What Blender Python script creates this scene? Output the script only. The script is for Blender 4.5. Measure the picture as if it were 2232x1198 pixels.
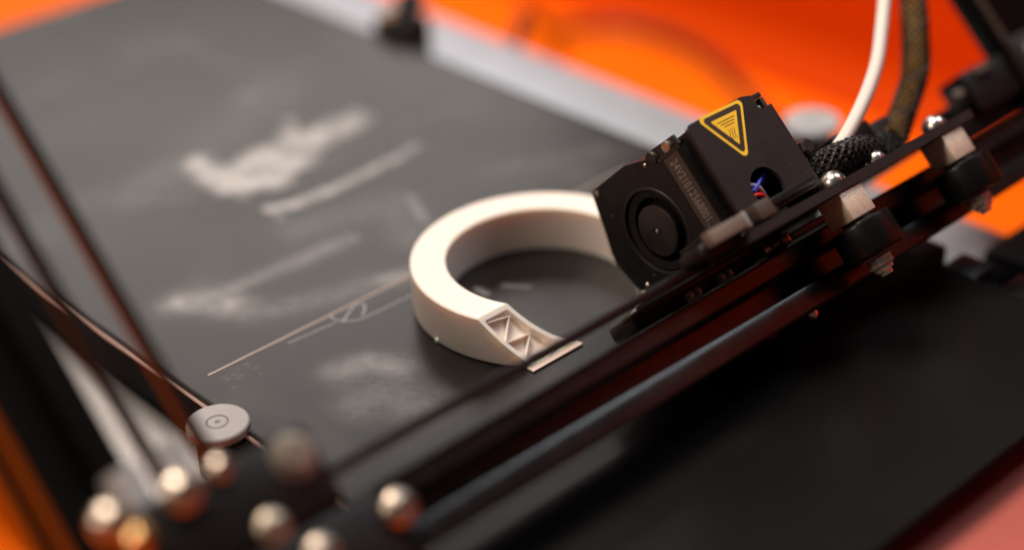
import bpy, bmesh, math, random
from mathutils import Vector, Matrix
random.seed(7)

# ------------------------------------------------------------------ scene
for o in list(bpy.data.objects): bpy.data.objects.remove(o, do_unlink=True)
S2 = math.sqrt(2)
MM = 0.001
# printer coordinates in millimetres. x along the gantry, y along the belt towards the front, z up.
def B(x, y, z): return Vector((x, -y, z)) * MM
# gantry coordinates: x, d (down the tilted posts), k (away from the layer plane towards the front)
def G(x, d, k): return B(x, (k + d) / S2, (k - d) / S2)

scene = bpy.context.scene
col = scene.collection

# ---- camera
cam_d = bpy.data.cameras.new('camera'); cam = bpy.data.objects.new('camera', cam_d); col.objects.link(cam)
R = Vector((0.72925323, -0.68297367, -0.04167351))
U = Vector((0.37613949, 0.34926095, 0.85821668))
W = Vector((0.57158447, 0.64153235, -0.51159304))
m = Matrix.Identity(4)
for i in range(3):
    m[i][0] = R[i]; m[i][1] = U[i]; m[i][2] = -W[i]
m.translation = B(-352.9, 375.39, 300.15)
cam.matrix_world = m
cam_d.sensor_width = 36; cam_d.lens = 36 * 3715 / 2232
cam_d.clip_start = 0.01; cam_d.clip_end = 50
cam_d.dof.use_dof = True; cam_d.dof.focus_distance = 0.532; cam_d.dof.aperture_fstop = 2.3
cam_d.dof.aperture_blades = 0
scene.camera = cam

# ---- world: dim neutral room
w = bpy.data.worlds.new('World'); scene.world = w; w.use_nodes = True
bg = w.node_tree.nodes['Background']; bg.inputs[0].default_value = (1.0, 0.93, 0.88, 1); bg.inputs[1].default_value = 0.035

# ---- lamps of the room (soft window light from behind, key above, two small lamps)
def lamp(name, kind, loc, target, power, color, sx=0.3, sy=None):
    ld = bpy.data.lights.new(name, kind); lo = bpy.data.objects.new(name, ld); col.objects.link(lo)
    ld.energy = power; ld.color = color
    if kind == 'AREA':
        ld.shape = 'RECTANGLE'; ld.size = sx; ld.size_y = sy or sx
    else:
        ld.shadow_soft_size = sx
    lo.location = B(*loc)
    lo.rotation_euler = (B(*target) - B(*loc)).to_track_quat('-Z', 'Y').to_euler()
    return lo
lamp('window_light', 'AREA', (570, -1080, 660), (-20, -50, 0), 2.8, (1.0, 0.91, 0.85), 0.78, 0.58)
lamp('ceiling_light', 'AREA', (-100, -400, 1300), (0, 0, 0), 25, (1.0, 0.86, 0.73), 0.5, 0.5)
lamp('warm_lamp', 'AREA', (-900, -150, 700), (0, 0, 0), 4, (1.0, 0.82, 0.66), 0.2, 0.2)
lamp('white_lamp', 'AREA', (640, 160, 1000), (0, 90, 0), 4, (0.86, 0.93, 1.0), 0.36, 0.36)

vs = scene.view_settings
vs.view_transform = 'Standard'; vs.look = 'None'; vs.exposure = 0; vs.gamma = 1
scene.render.engine = 'CYCLES'
scene.cycles.max_bounces = 8

# ------------------------------------------------------------------ materials
def mat(name, base, rough=0.5, metal=0.0, spec=0.5, noise=0.0, nscale=300, bump=0.0, bscale=2000, coat=0, rvar=0.0, sss=0, aniso=None):
    mt = bpy.data.materials.new(name); mt.use_nodes = True
    nt = mt.node_tree; p = nt.nodes['Principled BSDF']
    p.inputs['Base Color'].default_value = (*base, 1); p.inputs['Roughness'].default_value = rough
    p.inputs['Metallic'].default_value = metal; p.inputs['Specular IOR Level'].default_value = spec
    if coat: p.inputs['Coat Weight'].default_value = coat
    if sss:
        p.inputs['Subsurface Weight'].default_value = sss
        p.inputs['Subsurface Radius'].default_value = (1, .6, .35); p.inputs['Subsurface Scale'].default_value = 0.004
    tc = nt.nodes.new('ShaderNodeTexCoord')
    mp = nt.nodes.new('ShaderNodeMapping'); nt.links.new(tc.outputs['Object'], mp.inputs[0])
    if aniso: mp.inputs['Scale'].default_value = aniso
    if noise:
        n = nt.nodes.new('ShaderNodeTexNoise'); n.inputs['Scale'].default_value = nscale; n.inputs['Detail'].default_value = 5
        nt.links.new(mp.outputs[0], n.inputs['Vector'])
        r = nt.nodes.new('ShaderNodeMapRange'); r.inputs['From Min'].default_value = 0.3; r.inputs['From Max'].default_value = 0.7
        r.inputs['To Min'].default_value = 1 - noise; r.inputs['To Max'].default_value = 1 + noise
        nt.links.new(n.outputs['Fac'], r.inputs['Value'])
        mul = nt.nodes.new('ShaderNodeVectorMath'); mul.operation = 'SCALE'; mul.inputs[0].default_value = base
        nt.links.new(r.outputs[0], mul.inputs['Scale']); nt.links.new(mul.outputs[0], p.inputs['Base Color'])
    if rvar:
        n = nt.nodes.new('ShaderNodeTexNoise'); n.inputs['Scale'].default_value = nscale * .6; n.inputs['Detail'].default_value = 4
        nt.links.new(mp.outputs[0], n.inputs['Vector'])
        r = nt.nodes.new('ShaderNodeMapRange'); r.inputs['From Min'].default_value = 0.3; r.inputs['From Max'].default_value = 0.7
        r.inputs['To Min'].default_value = max(0.02, rough - rvar); r.inputs['To Max'].default_value = rough + rvar
        nt.links.new(n.outputs['Fac'], r.inputs['Value']); nt.links.new(r.outputs[0], p.inputs['Roughness'])
    if bump:
        n = nt.nodes.new('ShaderNodeTexNoise'); n.inputs['Scale'].default_value = bscale; n.inputs['Detail'].default_value = 3
        nt.links.new(mp.outputs[0], n.inputs['Vector'])
        b = nt.nodes.new('ShaderNodeBump'); b.inputs['Strength'].default_value = bump; b.inputs['Distance'].default_value = 0.0002
        nt.links.new(n.outputs['Fac'], b.inputs['Height']); nt.links.new(b.outputs[0], p.inputs['Normal'])
    return mt

M = {}
def dusty(mt, scale=800, amount=.25):
    nt = mt.node_tree; p = nt.nodes['Principled BSDF']; sock = p.inputs['Base Color']
    tc = nt.nodes.new('ShaderNodeTexCoord'); v = nt.nodes.new('ShaderNodeTexVoronoi'); v.inputs['Scale'].default_value = scale
    nt.links.new(tc.outputs['Object'], v.inputs['Vector'])
    r = nt.nodes.new('ShaderNodeMapRange'); r.inputs['From Min'].default_value = .13; r.inputs['From Max'].default_value = .07; r.inputs['To Min'].default_value = 0; r.inputs['To Max'].default_value = amount
    nt.links.new(v.outputs['Distance'], r.inputs['Value'])
    g = nt.nodes.new('ShaderNodeTexNoise'); g.inputs['Scale'].default_value = 160; nt.links.new(tc.outputs['Object'], g.inputs['Vector'])
    gr = nt.nodes.new('ShaderNodeMapRange'); gr.inputs['From Min'].default_value = .5; gr.inputs['From Max'].default_value = .62; nt.links.new(g.outputs['Fac'], gr.inputs['Value'])
    m_ = nt.nodes.new('ShaderNodeMath'); m_.operation = 'MULTIPLY'; nt.links.new(r.outputs[0], m_.inputs[0]); nt.links.new(gr.outputs[0], m_.inputs[1])
    mix = nt.nodes.new('ShaderNodeMix'); mix.data_type = 'RGBA'; mix.inputs[7].default_value = (.5, .42, .38, 1)
    if sock.links: nt.links.new(sock.links[0].from_socket, mix.inputs[6])
    else: mix.inputs[6].default_value = sock.default_value
    nt.links.new(m_.outputs[0], mix.inputs[0]); nt.links.new(mix.outputs[2], sock)
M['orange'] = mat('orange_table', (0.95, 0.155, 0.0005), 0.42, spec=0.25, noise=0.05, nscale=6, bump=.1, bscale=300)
M['orange_wall_shaded'] = mat('orange_wall_shaded', (0.62, 0.054, 0.0003), 0.6, spec=0.04, noise=0.04, nscale=4)  # darker copy of the table's orange, shade of the upright part put into colour
M['black_alu'] = mat('black_anodised', (0.008, 0.0065, 0.0065), 0.23, spec=0.5, noise=.15, nscale=200, bump=.15, rvar=.05)
M['black_plastic'] = mat('black_plastic', (0.0065, 0.0055, 0.0055), 0.45, spec=0.25, noise=.2, nscale=400, bump=.3, rvar=.08)
M['black_steel'] = mat('black_painted_steel', (0.018, 0.0135, 0.013), 0.48, spec=0.3, noise=.12, nscale=150, bump=.25, bscale=2500, rvar=.06)
M['black_rubber'] = mat('black_rubber', (0.010, 0.008, 0.008), 0.35, spec=0.45, bump=.2)
M['wheel'] = mat('black_wheel', (0.004, 0.0035, 0.0035), 0.3, spec=0.38, noise=.2, nscale=400)
M['sheen_slab'] = mat('sheen_slab', (0.30, 0.072, 0.058), 0.45, spec=.3, noise=.3, nscale=9)  # pinkish colour painted in place of a sheen
M['black_post'] = mat('black_post', (0.004, 0.0032, 0.003), 0.3, spec=0.16)
M['worn_screw'] = mat('worn_screw', (0.52, 0.44, 0.37), 0.36, metal=1, noise=.2, nscale=500)
M['matte_black'] = mat('matte_black', (0.003, 0.003, 0.003), 0.7, spec=0.1)
M['belt'] = mat('drive_belt', (0.010, 0.006, 0.005), 0.38, spec=0.4, bump=.3)
M['chrome'] = mat('chrome', (0.70, 0.63, 0.56), 0.28, metal=1, rvar=.05)
M['dull_steel'] = mat('dull_steel', (0.45, 0.38, 0.30), 0.42, metal=1, noise=.15)
M['spacer'] = mat('nickel_spacer', (0.74, 0.62, 0.50), 0.45, metal=.35, noise=.12, nscale=500, bump=.6, bscale=1500)
M['alu'] = mat('brushed_aluminium', (0.40, 0.39, 0.40), 0.55, metal=.4, noise=.10, nscale=900, bump=.5, bscale=2500)
M['alu_bright'] = mat('satin_aluminium', (0.50, 0.545, 0.62), 0.50, metal=.6, noise=.05, nscale=60)
M['edge'] = mat('bare_copper_edge', (0.50, 0.42, 0.39), 0.4, metal=0)
M['knob'] = mat('grey_knob', (0.29, 0.275, 0.28), 0.5, spec=.4, noise=.04, nscale=300)
M['knob_lit'] = mat('grey_knob_lit', (0.44, 0.46, 0.50), 0.45, spec=.4)  # copy of the knob grey, made paler and bluish for sky light on it
M['knob_dark'] = mat('grey_knob_groove', (0.13, 0.11, 0.11), 0.6)
M['pla'] = mat('cream_filament', (0.89, 0.77, 0.70), 0.42, spec=.45, sss=.5)
def layer_lines(mt, pitch, strength):
    nt = mt.node_tree; p = nt.nodes['Principled BSDF']
    tc = nt.nodes.new('ShaderNodeTexCoord'); dt = nt.nodes.new('ShaderNodeVectorMath'); dt.operation = 'DOT_PRODUCT'
    dt.inputs[1].default_value = (0, -1 / S2, 1 / S2); nt.links.new(tc.outputs['Object'], dt.inputs[0])
    m1 = nt.nodes.new('ShaderNodeMath'); m1.operation = 'MULTIPLY'; m1.inputs[1].default_value = 2 * math.pi / pitch; nt.links.new(dt.outputs['Value'], m1.inputs[0])
    m2 = nt.nodes.new('ShaderNodeMath'); m2.operation = 'SINE'; nt.links.new(m1.outputs[0], m2.inputs[0])
    n = nt.nodes.new('ShaderNodeTexNoise'); n.inputs['Scale'].default_value = 260; nt.links.new(tc.outputs['Object'], n.inputs['Vector'])
    a = nt.nodes.new('ShaderNodeMath'); a.operation = 'MULTIPLY_ADD'; a.inputs[1].default_value = 2.5; nt.links.new(n.outputs['Fac'], a.inputs[0]); nt.links.new(m2.outputs[0], a.inputs[2])
    b = nt.nodes.new('ShaderNodeBump'); b.inputs['Strength'].default_value = strength; b.inputs['Distance'].default_value = 0.00004
    nt.links.new(a.outputs[0], b.inputs['Height']); nt.links.new(b.outputs[0], p.inputs['Normal'])
layer_lines(M['pla'], .0006, .7)
M['pla_thin'] = mat('cream_filament_thin', (0.60, 0.47, 0.42), 0.45, spec=.45)
M['clear'] = mat('pale_strand', (0.42, 0.42, 0.46), 0.3, spec=.6)
M['tube'] = mat('white_tube', (0.66, 0.60, 0.55), 0.38, spec=.4, sss=.2)
M['yellow'] = mat('sticker_yellow', (0.92, 0.57, 0.04), 0.42, spec=.4, noise=.04, nscale=500)
M['ink'] = mat('sticker_black', (0.035, 0.020, 0.012), 0.5)
M['ink_soft'] = mat('sticker_print', (0.22, 0.115, 0.008), 0.5)
M['label'] = mat('blower_label', (0.040, 0.030, 0.024), 0.45, noise=.2, nscale=300)
M['label_text'] = mat('grey_print', (0.27, 0.235, 0.225), 0.6)
M['blue_wire'] = mat('blue_wire', (0.08, 0.11, 0.75), 0.35)
M['white_wire'] = mat('pale_blue_wire', (0.6, 0.65, 0.95), 0.35)
M['red_wire'] = mat('red_wire', (0.75, 0.03, 0.02), 0.35)
M['grey_block'] = mat('grey_plastic', (0.17, 0.13, 0.105), 0.45, noise=.06, nscale=200)
M['brown_block'] = mat('brown_plastic', (0.06, 0.042, 0.03), 0.5, noise=.2, nscale=200)
M['nut'] = mat('zinc_nut', (0.92, 0.80, 0.68), 0.2, metal=.85, bump=.5, bscale=900)
M['brass'] = mat('brass', (0.80, 0.50, 0.22), 0.25, metal=1)
M['gold'] = mat('gold_weave', (0.42, 0.20, 0.015), 0.6, spec=.2, noise=.5, nscale=250)
M['black_weave'] = mat('black_weave', (0.014, 0.011, 0.010), 0.5, spec=.3)
M['white_weave'] = mat('grey_weave', (0.16, 0.13, 0.12), 0.4)
M['cable'] = mat('dark_cable', (0.008, 0.004, 0.003), 0.5)

for k_ in ('black_plastic', 'black_steel', 'black_alu', 'label'): dusty(M[k_])
# belt surface of the bed: black, satin, with white residue whose shape is stored on the mesh
mb = bpy.data.materials.new('printing_belt'); mb.use_nodes = True
nt = mb.node_tree; p = nt.nodes['Principled BSDF']; N = nt.nodes.new; Lk = nt.links.new
tc = N('ShaderNodeTexCoord')
at = N('ShaderNodeAttribute'); at.attribute_name = 'residue'
n1 = N('ShaderNodeTexNoise'); n1.inputs['Scale'].default_value = 2200; n1.inputs['Detail'].default_value = 6; Lk(tc.outputs['Object'], n1.inputs['Vector'])
n2 = N('ShaderNodeTexNoise'); n2.inputs['Scale'].default_value = 14; n2.inputs['Detail'].default_value = 5; Lk(tc.outputs['Object'], n2.inputs['Vector'])
n3 = N('ShaderNodeTexVoronoi'); n3.inputs['Scale'].default_value = 160; Lk(tc.outputs['Object'], n3.inputs['Vector'])
spk = N('ShaderNodeMapRange'); spk.inputs['From Min'].default_value = 0.05; spk.inputs['From Max'].default_value = 0.02
spk.inputs['To Min'].default_value = 0; spk.inputs['To Max'].default_value = .25; Lk(n3.outputs['Distance'], spk.inputs['Value'])
gr = N('ShaderNodeMapRange'); gr.inputs['From Min'].default_value = .3; gr.inputs['From Max'].default_value = .7; gr.inputs['To Min'].default_value = .55; gr.inputs['To Max'].default_value = 1.45
Lk(n1.outputs['Fac'], gr.inputs['Value'])
mu = N('ShaderNodeMath'); mu.operation = 'MULTIPLY'; Lk(at.outputs['Fac'], mu.inputs[0]); Lk(gr.outputs[0], mu.inputs[1])
mx = N('ShaderNodeMath'); mx.operation = 'MAXIMUM'; mx.use_clamp = True; Lk(mu.outputs[0], mx.inputs[0])
n4 = N('ShaderNodeTexNoise'); n4.inputs['Scale'].default_value = 40; Lk(tc.outputs['Object'], n4.inputs['Vector'])
gate = N('ShaderNodeMapRange'); gate.inputs['From Min'].default_value = .66; gate.inputs['From Max'].default_value = .76; Lk(n4.outputs['Fac'], gate.inputs['Value'])
gm = N('ShaderNodeMath'); gm.operation = 'MULTIPLY'; Lk(spk.outputs[0], gm.inputs[0]); Lk(gate.outputs[0], gm.inputs[1]); Lk(gm.outputs[0], mx.inputs[1])
cb = N('ShaderNodeMix'); cb.data_type = 'RGBA'; cb.inputs[6].default_value = (0.0048, 0.0040, 0.0038, 1); cb.inputs[7].default_value = (0.46, 0.445, 0.45, 1)
Lk(mx.outputs[0], cb.inputs[0]); Lk(cb.outputs[2], p.inputs['Base Color'])
rr = N('ShaderNodeMapRange'); rr.inputs['From Min'].default_value = .15; rr.inputs['From Max'].default_value = .85; rr.inputs['To Min'].default_value = .20; rr.inputs['To Max'].default_value = .29
Lk(n2.outputs['Fac'], rr.inputs['Value'])
rm = N('ShaderNodeMath'); rm.operation = 'ADD'; Lk(rr.outputs[0], rm.inputs[0])
r2 = N('ShaderNodeMath'); r2.operation = 'MULTIPLY'; r2.inputs[1].default_value = .35; Lk(mx.outputs[0], r2.inputs[0]); Lk(r2.outputs[0], rm.inputs[1]); Lk(rm.outputs[0], p.inputs['Roughness'])
p.inputs['Specular IOR Level'].default_value = 0.5
bp_ = N('ShaderNodeBump'); bp_.inputs['Strength'].default_value = .4; bp_.inputs['Distance'].default_value = .0001
nb = N('ShaderNodeTexNoise'); nb.inputs['Scale'].default_value = 2500; nb.inputs['Detail'].default_value = 2; Lk(tc.outputs['Object'], nb.inputs['Vector']); Lk(nb.outputs['Fac'], bp_.inputs['Height'])
Lk(bp_.outputs[0], p.inputs['Normal'])
M['printing_belt'] = mb

# ------------------------------------------------------------------ builders
def tag(o, label=None, cat=None, group=None, kind=None):
    if label: o['label'] = label
    if cat: o['category'] = cat
    if group: o['group'] = group
    if kind: o['kind'] = kind
    return o
def thing(name, label, cat, loc, group=None):
    o = bpy.data.objects.new(name, None); col.objects.link(o); o.location = loc; o.empty_display_size = .01
    return tag(o, label, cat, group)
def origin_of(parent):
    v = Vector((0, 0, 0))
    while parent is not None: v += parent.location; parent = parent.parent
    return v
def put(name, bm, material, parent=None, loc=None, smooth=35, label=None):
    """link a bmesh (in world metres) as one mesh object"""
    bmesh.ops.recalc_face_normals(bm, faces=bm.faces)
    me = bpy.data.meshes.new(name)
    base = origin_of(parent)
    own = loc if loc is not None else (base if parent is not None else Vector((0, 0, 0)))
    bmesh.ops.translate(bm, verts=bm.verts, vec=-own)
    bm.to_mesh(me); bm.free()
    for mt in (material if isinstance(material, list) else [material]): me.materials.append(mt)
    if smooth:
        for f in me.polygons: f.use_smooth = True
        me.set_sharp_from_angle(angle=math.radians(smooth))
    o = bpy.data.objects.new(name, me); col.objects.link(o)
    o.location = own - base
    if parent is not None: o.parent = parent
    if label: o['label'] = label
    return o

def add_box(bm, F, lo, hi, bev=0.0, seg=2):
    vs_ = []
    for i in range(8):
        c = (hi[0] if i & 1 else lo[0], hi[1] if i & 2 else lo[1], hi[2] if i & 4 else lo[2])
        vs_.append(bm.verts.new(F(*c)))
    fs = [(0, 1, 3, 2), (4, 6, 7, 5), (0, 4, 5, 1), (2, 3, 7, 6), (0, 2, 6, 4), (1, 5, 7, 3)]
    new = [bm.faces.new([vs_[i] for i in f]) for f in fs]
    if bev:
        ed = set(e for f in new for e in f.edges)
        bmesh.ops.bevel(bm, geom=list(ed), offset=bev * MM, segments=seg, affect='EDGES', profile=.5)
def add_prism(bm, F, poly, axis, lo, hi, holes=(), bev=0.0):
    """poly in the two other axes (in order); extruded along axis from lo to hi"""
    def pt(a, b, c):
        q = [a, b]; q.insert(axis, c); return F(*q)
    loops = [poly] + list(holes)
    allv = []; edges = []
    for lp in loops:
        v = [bm.verts.new(pt(a, b, lo)) for a, b in lp]; allv.append(v)
        for i in range(len(v)): edges.append(bm.edges.new((v[i], v[(i + 1) % len(v)])))
    if holes:
        r = bmesh.ops.triangle_fill(bm, use_beauty=True, use_dissolve=False, edges=edges)
        faces = [g for g in r['geom'] if isinstance(g, bmesh.types.BMFace)]
    else:
        faces = [bm.faces.new(allv[0])]
    r = bmesh.ops.extrude_face_region(bm, geom=faces)
    nv = [g for g in r['geom'] if isinstance(g, bmesh.types.BMVert)]
    dv = pt(0, 0, hi) - pt(0, 0, lo)
    bmesh.ops.translate(bm, verts=nv, vec=dv)
    # keep the first cap (extrude_face_region removes it for solid regions only when it is interior)
    if not any(f.is_valid for f in faces): pass
def basis(ax):
    ax = ax.normalized(); t = Vector((0, 0, 1)) if abs(ax.z) < .9 else Vector((1, 0, 0))
    u = ax.cross(t).normalized(); return u, ax.cross(u).normalized(), ax
def add_lathe(bm, c, ax, prof, seg=32, rot=0):
    """c world point, ax world direction, prof list of (radius mm, height mm)"""
    u, v, a = basis(ax); rings = []
    for r, h in prof:
        if r < 1e-6: rings.append([bm.verts.new(c + a * h * MM)])
        else: rings.append([bm.verts.new(c + a * h * MM + (u * math.cos(t) + v * math.sin(t)) * r * MM) for t in [2 * math.pi * i / seg + rot for i in range(seg)]])
    for A, Bq in zip(rings, rings[1:]):
        if len(A) == 1 and len(Bq) == 1: continue
        for i in range(seg):
            j = (i + 1) % seg
            if len(A) == 1: bm.faces.new((A[0], Bq[i], Bq[j]))
            elif len(Bq) == 1: bm.faces.new((A[i], A[j], Bq[0]))
            else: bm.faces.new((A[i], A[j], Bq[j], Bq[i]))
    if len(rings[0]) > 1: bm.faces.new(rings[0])
    if len(rings[-1]) > 1: bm.faces.new(rings[-1])
def catmull(pts, n=8):
    P = [pts[0]] + list(pts) + [pts[-1]]; out = []
    for i in range(1, len(P) - 2):
        p0, p1, p2, p3 = P[i - 1], P[i], P[i + 1], P[i + 2]
        for j in range(n):
            t = j / n
            out.append(0.5 * ((2 * p1) + (-p0 + p2) * t + (2 * p0 - 5 * p1 + 4 * p2 - p3) * t * t + (-p0 + 3 * p1 - 3 * p2 + p3) * t ** 3))
    out.append(P[-2]); return out
def add_tube(bm, pts, r, seg=12, flat=1.0):
    """pts world points, r mm (number or list)"""
    rings = []; prev = None
    for i, q in enumerate(pts):
        t = (pts[min(i + 1, len(pts) - 1)] - pts[max(i - 1, 0)]).normalized()
        if prev is None: u = basis(t)[0]
        else: u = (prev - t * prev.dot(t)).normalized()
        prev = u; v = t.cross(u)
        rad = r[i] if isinstance(r, (list, tuple)) else r
        rings.append([bm.verts.new(q + (u * math.cos(a) + v * math.sin(a) * flat) * rad * MM) for a in [2 * math.pi * k / seg for k in range(seg)]])
    for A, Bq in zip(rings, rings[1:]):
        for i in range(seg):
            j = (i + 1) % seg; bm.faces.new((A[i], A[j], Bq[j], Bq[i]))
    bm.faces.new(rings[0]); bm.faces.new(rings[-1])
def circle(cx, cy, r, n=48): return [(cx + r * math.cos(2 * math.pi * i / n), cy + r * math.sin(2 * math.pi * i / n)) for i in range(n)]
def BM(): return bmesh.new()
XA = Vector((1, 0, 0)); DA = (G(0, 1, 0) - G(0, 0, 0)).normalized(); KA = (G(0, 0, 1) - G(0, 0, 0)).normalized(); ZA = Vector((0, 0, 1))
HEX = 6

# ------------------------------------------------------------------ setting: orange table and wall
zt = -110
bm = BM(); q = [bm.verts.new(B(*c)) for c in ((-2500, -2500, zt), (351, -2500, zt), (351, 2500, zt), (-2500, 2500, zt))]; bm.faces.new(q)
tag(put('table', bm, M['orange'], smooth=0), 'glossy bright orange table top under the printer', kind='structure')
# the sheet sweeps up from the table into a low back edge, plus an added tall part, unseen at front right, for red reflections
bm = BM(); sec = [(351.5, zt)] + [(352 + 28 * math.sin(t), zt + 28 * (1 - math.cos(t))) for t in [math.pi / 2 * i / 24 for i in range(1, 25)]]
def sweep(y0, y1, top):
    sc = sec + [(380, top)]; rows = [[bm.verts.new(B(x, y, z)) for x, z in sc] for y in (y0, y1)]
    for a in range(len(sc) - 1): bm.faces.new((rows[0][a], rows[0][a + 1], rows[1][a + 1], rows[1][a]))
sweep(-2500, 260, 45); sweep(260, 2500, 480)
bmesh.ops.remove_doubles(bm, verts=bm.verts, dist=1e-6)
tag(put('backdrop', bm, M['orange_wall_shaded'], smooth=60), 'orange backdrop curving up behind the printer', kind='structure')

# ------------------------------------------------------------------ bed with the printing belt
BX0, BX1, BY0, BY1 = -134.0, 86.3, -343.0, 175.0
bed = thing('printer_bed', 'long flat black print bed with white scuff marks under the gantry', 'print bed', B((BX0 + BX1) / 2, 0, -60))
residue = [([[-41, -131], [-10, -136], [22, -139.5]], 4.6, 0.62), ([[-43.3, -154.8], [-47.0, -141.5], [-47.0, -127.6]], 3.2, 0.85), ([[-42.8, -139.8], [-41.2, -126.7], [-30.5, -120.6]], 4.4, 0.95), ([[-34.4, -136.3], [-24.9, -140.4], [-16.3, -139.9]], 4.2, 0.9), ([[-21.2, -136.3], [-19.8, -126.1], [-15.0, -126.6]], 4.0, 0.9), ([[5.0, -158.7], [-1.3, -147.8]], 1.54, 0.45), ([[-3.8, -144.4], [-1.4, -135.5], [6.3, -139.4]], 4.2, 0.85), ([[-6.4, -128.9], [2.4, -137.5]], 2.3, 0.7), ([[6.3, -139.4], [13.3, -134.8], [23.2, -138.4]], 3.46, 0.7), ([[20.1, -141.9], [27.9, -144.2]], 2.1, 0.5), ([[-47.9, -120.3], [-47.6, -116.2]], 0.96, 0.3),
 ([[-45.9, -102.0], [-36.9, -98.6], [-20.4, -97.3]], 1.73, 0.8), ([[-20.4, -97.3], [-1.2, -98.6], [12.1, -99.6]], 1.54, 0.65), ([[12.1, -99.6], [25.5, -102.1]], 1.25, 0.5), ([[-46.7, -97.1], [-47.8, -93.6]], 0.96, 0.3),
 ([[-107.1, -70.2], [-101.4, -66.2], [-96.6, -56.7]], 4.3, 0.45), ([[-94.4, -65.3], [-68.0, -64.1], [-40.3, -62.8]], 2.5, 0.22), ([[-92.7, -46.2], [-72.4, -37.3], [-43.3, -28.3]], 3.85, 0.15), ([[-4.9, -70.6], [-8.2, -63.5], [-12.8, -53.0]], 1.15, 0.3), ([[-95.8, 2.5], [-86.4, 4.9], [-82.0, 13.3]], 3.85, 0.3), ([[-102.8, 20.7], [-93.8, 23.0], [-91.1, 33.0]], 5.8, 0.15), ([[7.0, -194.7], [7.6, -190.5]], 1.9, 0.15), ([[-32.1, -2.8], [-32.0, 1.7]], 0.77, 0.35), ([[-24.1, 2.3], [-19.3, 8.7]], 0.77, 0.2), ([[-49.7, -30.6], [-41.2, -28.3]], 1.9, 0.3), ([[-73.3, -150.8], [-43.4, -157.9], [17.7, -186.2]], 8.65, 0.06), ([[-48.6, -81.8], [-12.3, -73.3], [-24.5, -45.7]], 5.8, 0.1), ([[32.0, -63.2], [69.2, -45.4]], 2.9, 0.08)]
def bed_mesh():
    import numpy as np
    st = 1.0
    xs = np.arange(BX0, BX1 + .01, st); ys = np.arange(BY0, BY1 + .01, st)
    X, Y = np.meshgrid(xs, ys)
    rs = np.zeros_like(X)
    rng = np.random.default_rng(3)
    # wobble makes strokes uneven
    wob = sum(a * np.sin(X * fx + ph) * np.sin(Y * fy + ph * 1.7) for a, fx, fy, ph in ((.9, .35, .5, 0), (.6, .8, .3, 2), (.4, 1.3, 1.1, 4)))
    for P, wd, s in residue:
        dm = np.full_like(X, 1e9)
        for (ax, ay), (bx, by) in zip(P, P[1:]):
            dx, dy = bx - ax, by - ay
            t = np.clip(((X - ax) * dx + (Y - ay) * dy) / (dx * dx + dy * dy), 0, 1)
            dm = np.minimum(dm, np.hypot(X - ax - t * dx, Y - ay - t * dy))
        v = s * np.clip(1.15 - (dm + wob * .3 * min(wd, 3)) / (wd * 2.0), 0, 1) ** .8
        if s < .5: v = s * np.exp(-(dm / (wd * 1.6)) ** 2)
        rs = np.maximum(rs, v) if s > .3 else rs + v * (1 - rs)
    # crumbs near the end of the purge line
    for _ in range(12):
        cx, cy = -124 + rng.random() * 14, -24 + rng.random() * 9
        rs = np.maximum(rs, .12 * np.exp(-((X - cx) ** 2 + (Y - cy) ** 2) / .5))
    nx, ny = len(xs), len(ys)
    def vnoise(cell, seed):
        g = np.random.default_rng(seed).random((int(BY1 - BY0) // cell + 3, int(BX1 - BX0) // cell + 3))
        u, v = (X - BX0) / cell, (Y - BY0) / cell; iu, iv = u.astype(int), v.astype(int); fu, fv = u - iu, v - iv
        fu, fv = fu * fu * (3 - 2 * fu), fv * fv * (3 - 2 * fv)
        return (g[iv, iu] * (1 - fu) + g[iv, iu + 1] * fu) * (1 - fv) + (g[iv + 1, iu] * (1 - fu) + g[iv + 1, iu + 1] * fu) * fv
    rs = rs * (.45 + .75 * vnoise(2, 5) * .6 + .75 * vnoise(5, 6) * .6)
    # faint wiped dust, faded out at the front to paint that end's shade
    dust = np.clip(vnoise(38, 8) * .6 + vnoise(14, 9) * .4 - .5, 0, 1) * (.5 + .5 * vnoise(3, 10))
    rs = np.clip(rs + dust * .21 * np.where(Y < 50, 1, np.clip(1 - (Y - 50) / 30, 0, 1)), 0, 1)
    me = bpy.data.meshes.new('belt_sheet')
    base = bed.location
    co = np.stack([X.ravel() * MM - base.x, -Y.ravel() * MM - base.y, np.zeros(X.size) - base.z], 1)
    me.vertices.add(len(co)); me.vertices.foreach_set('co', co.ravel())
    i = np.arange(nx * ny).reshape(ny, nx)
    f = np.stack([i[:-1, :-1], i[1:, :-1], i[1:, 1:], i[:-1, 1:]], -1).reshape(-1, 4)
    me.loops.add(f.size); me.loops.foreach_set('vertex_index', f.ravel())
    me.polygons.add(len(f)); me.polygons.foreach_set('loop_start', np.arange(0, f.size, 4)); me.polygons.foreach_set('loop_total', np.full(len(f), 4))
    me.update(calc_edges=True)
    a = me.attributes.new('residue', 'FLOAT', 'POINT'); a.data.foreach_set('value', rs.ravel().astype('f'))
    me.materials.append(mb)
    o = bpy.data.objects.new('belt_sheet', me); col.objects.link(o); o.parent = bed
    if me.polygons[0].normal.z < 0: me.flip_normals()
    return o
bed_mesh()
bm = BM(); add_box(bm, B, (BX0 + .2, BY0 + .2, -4), (BX1 - .2, BY1 - .2, -.35), 0)
put('bed_plate', bm, M['matte_black'], bed, smooth=0)
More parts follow.
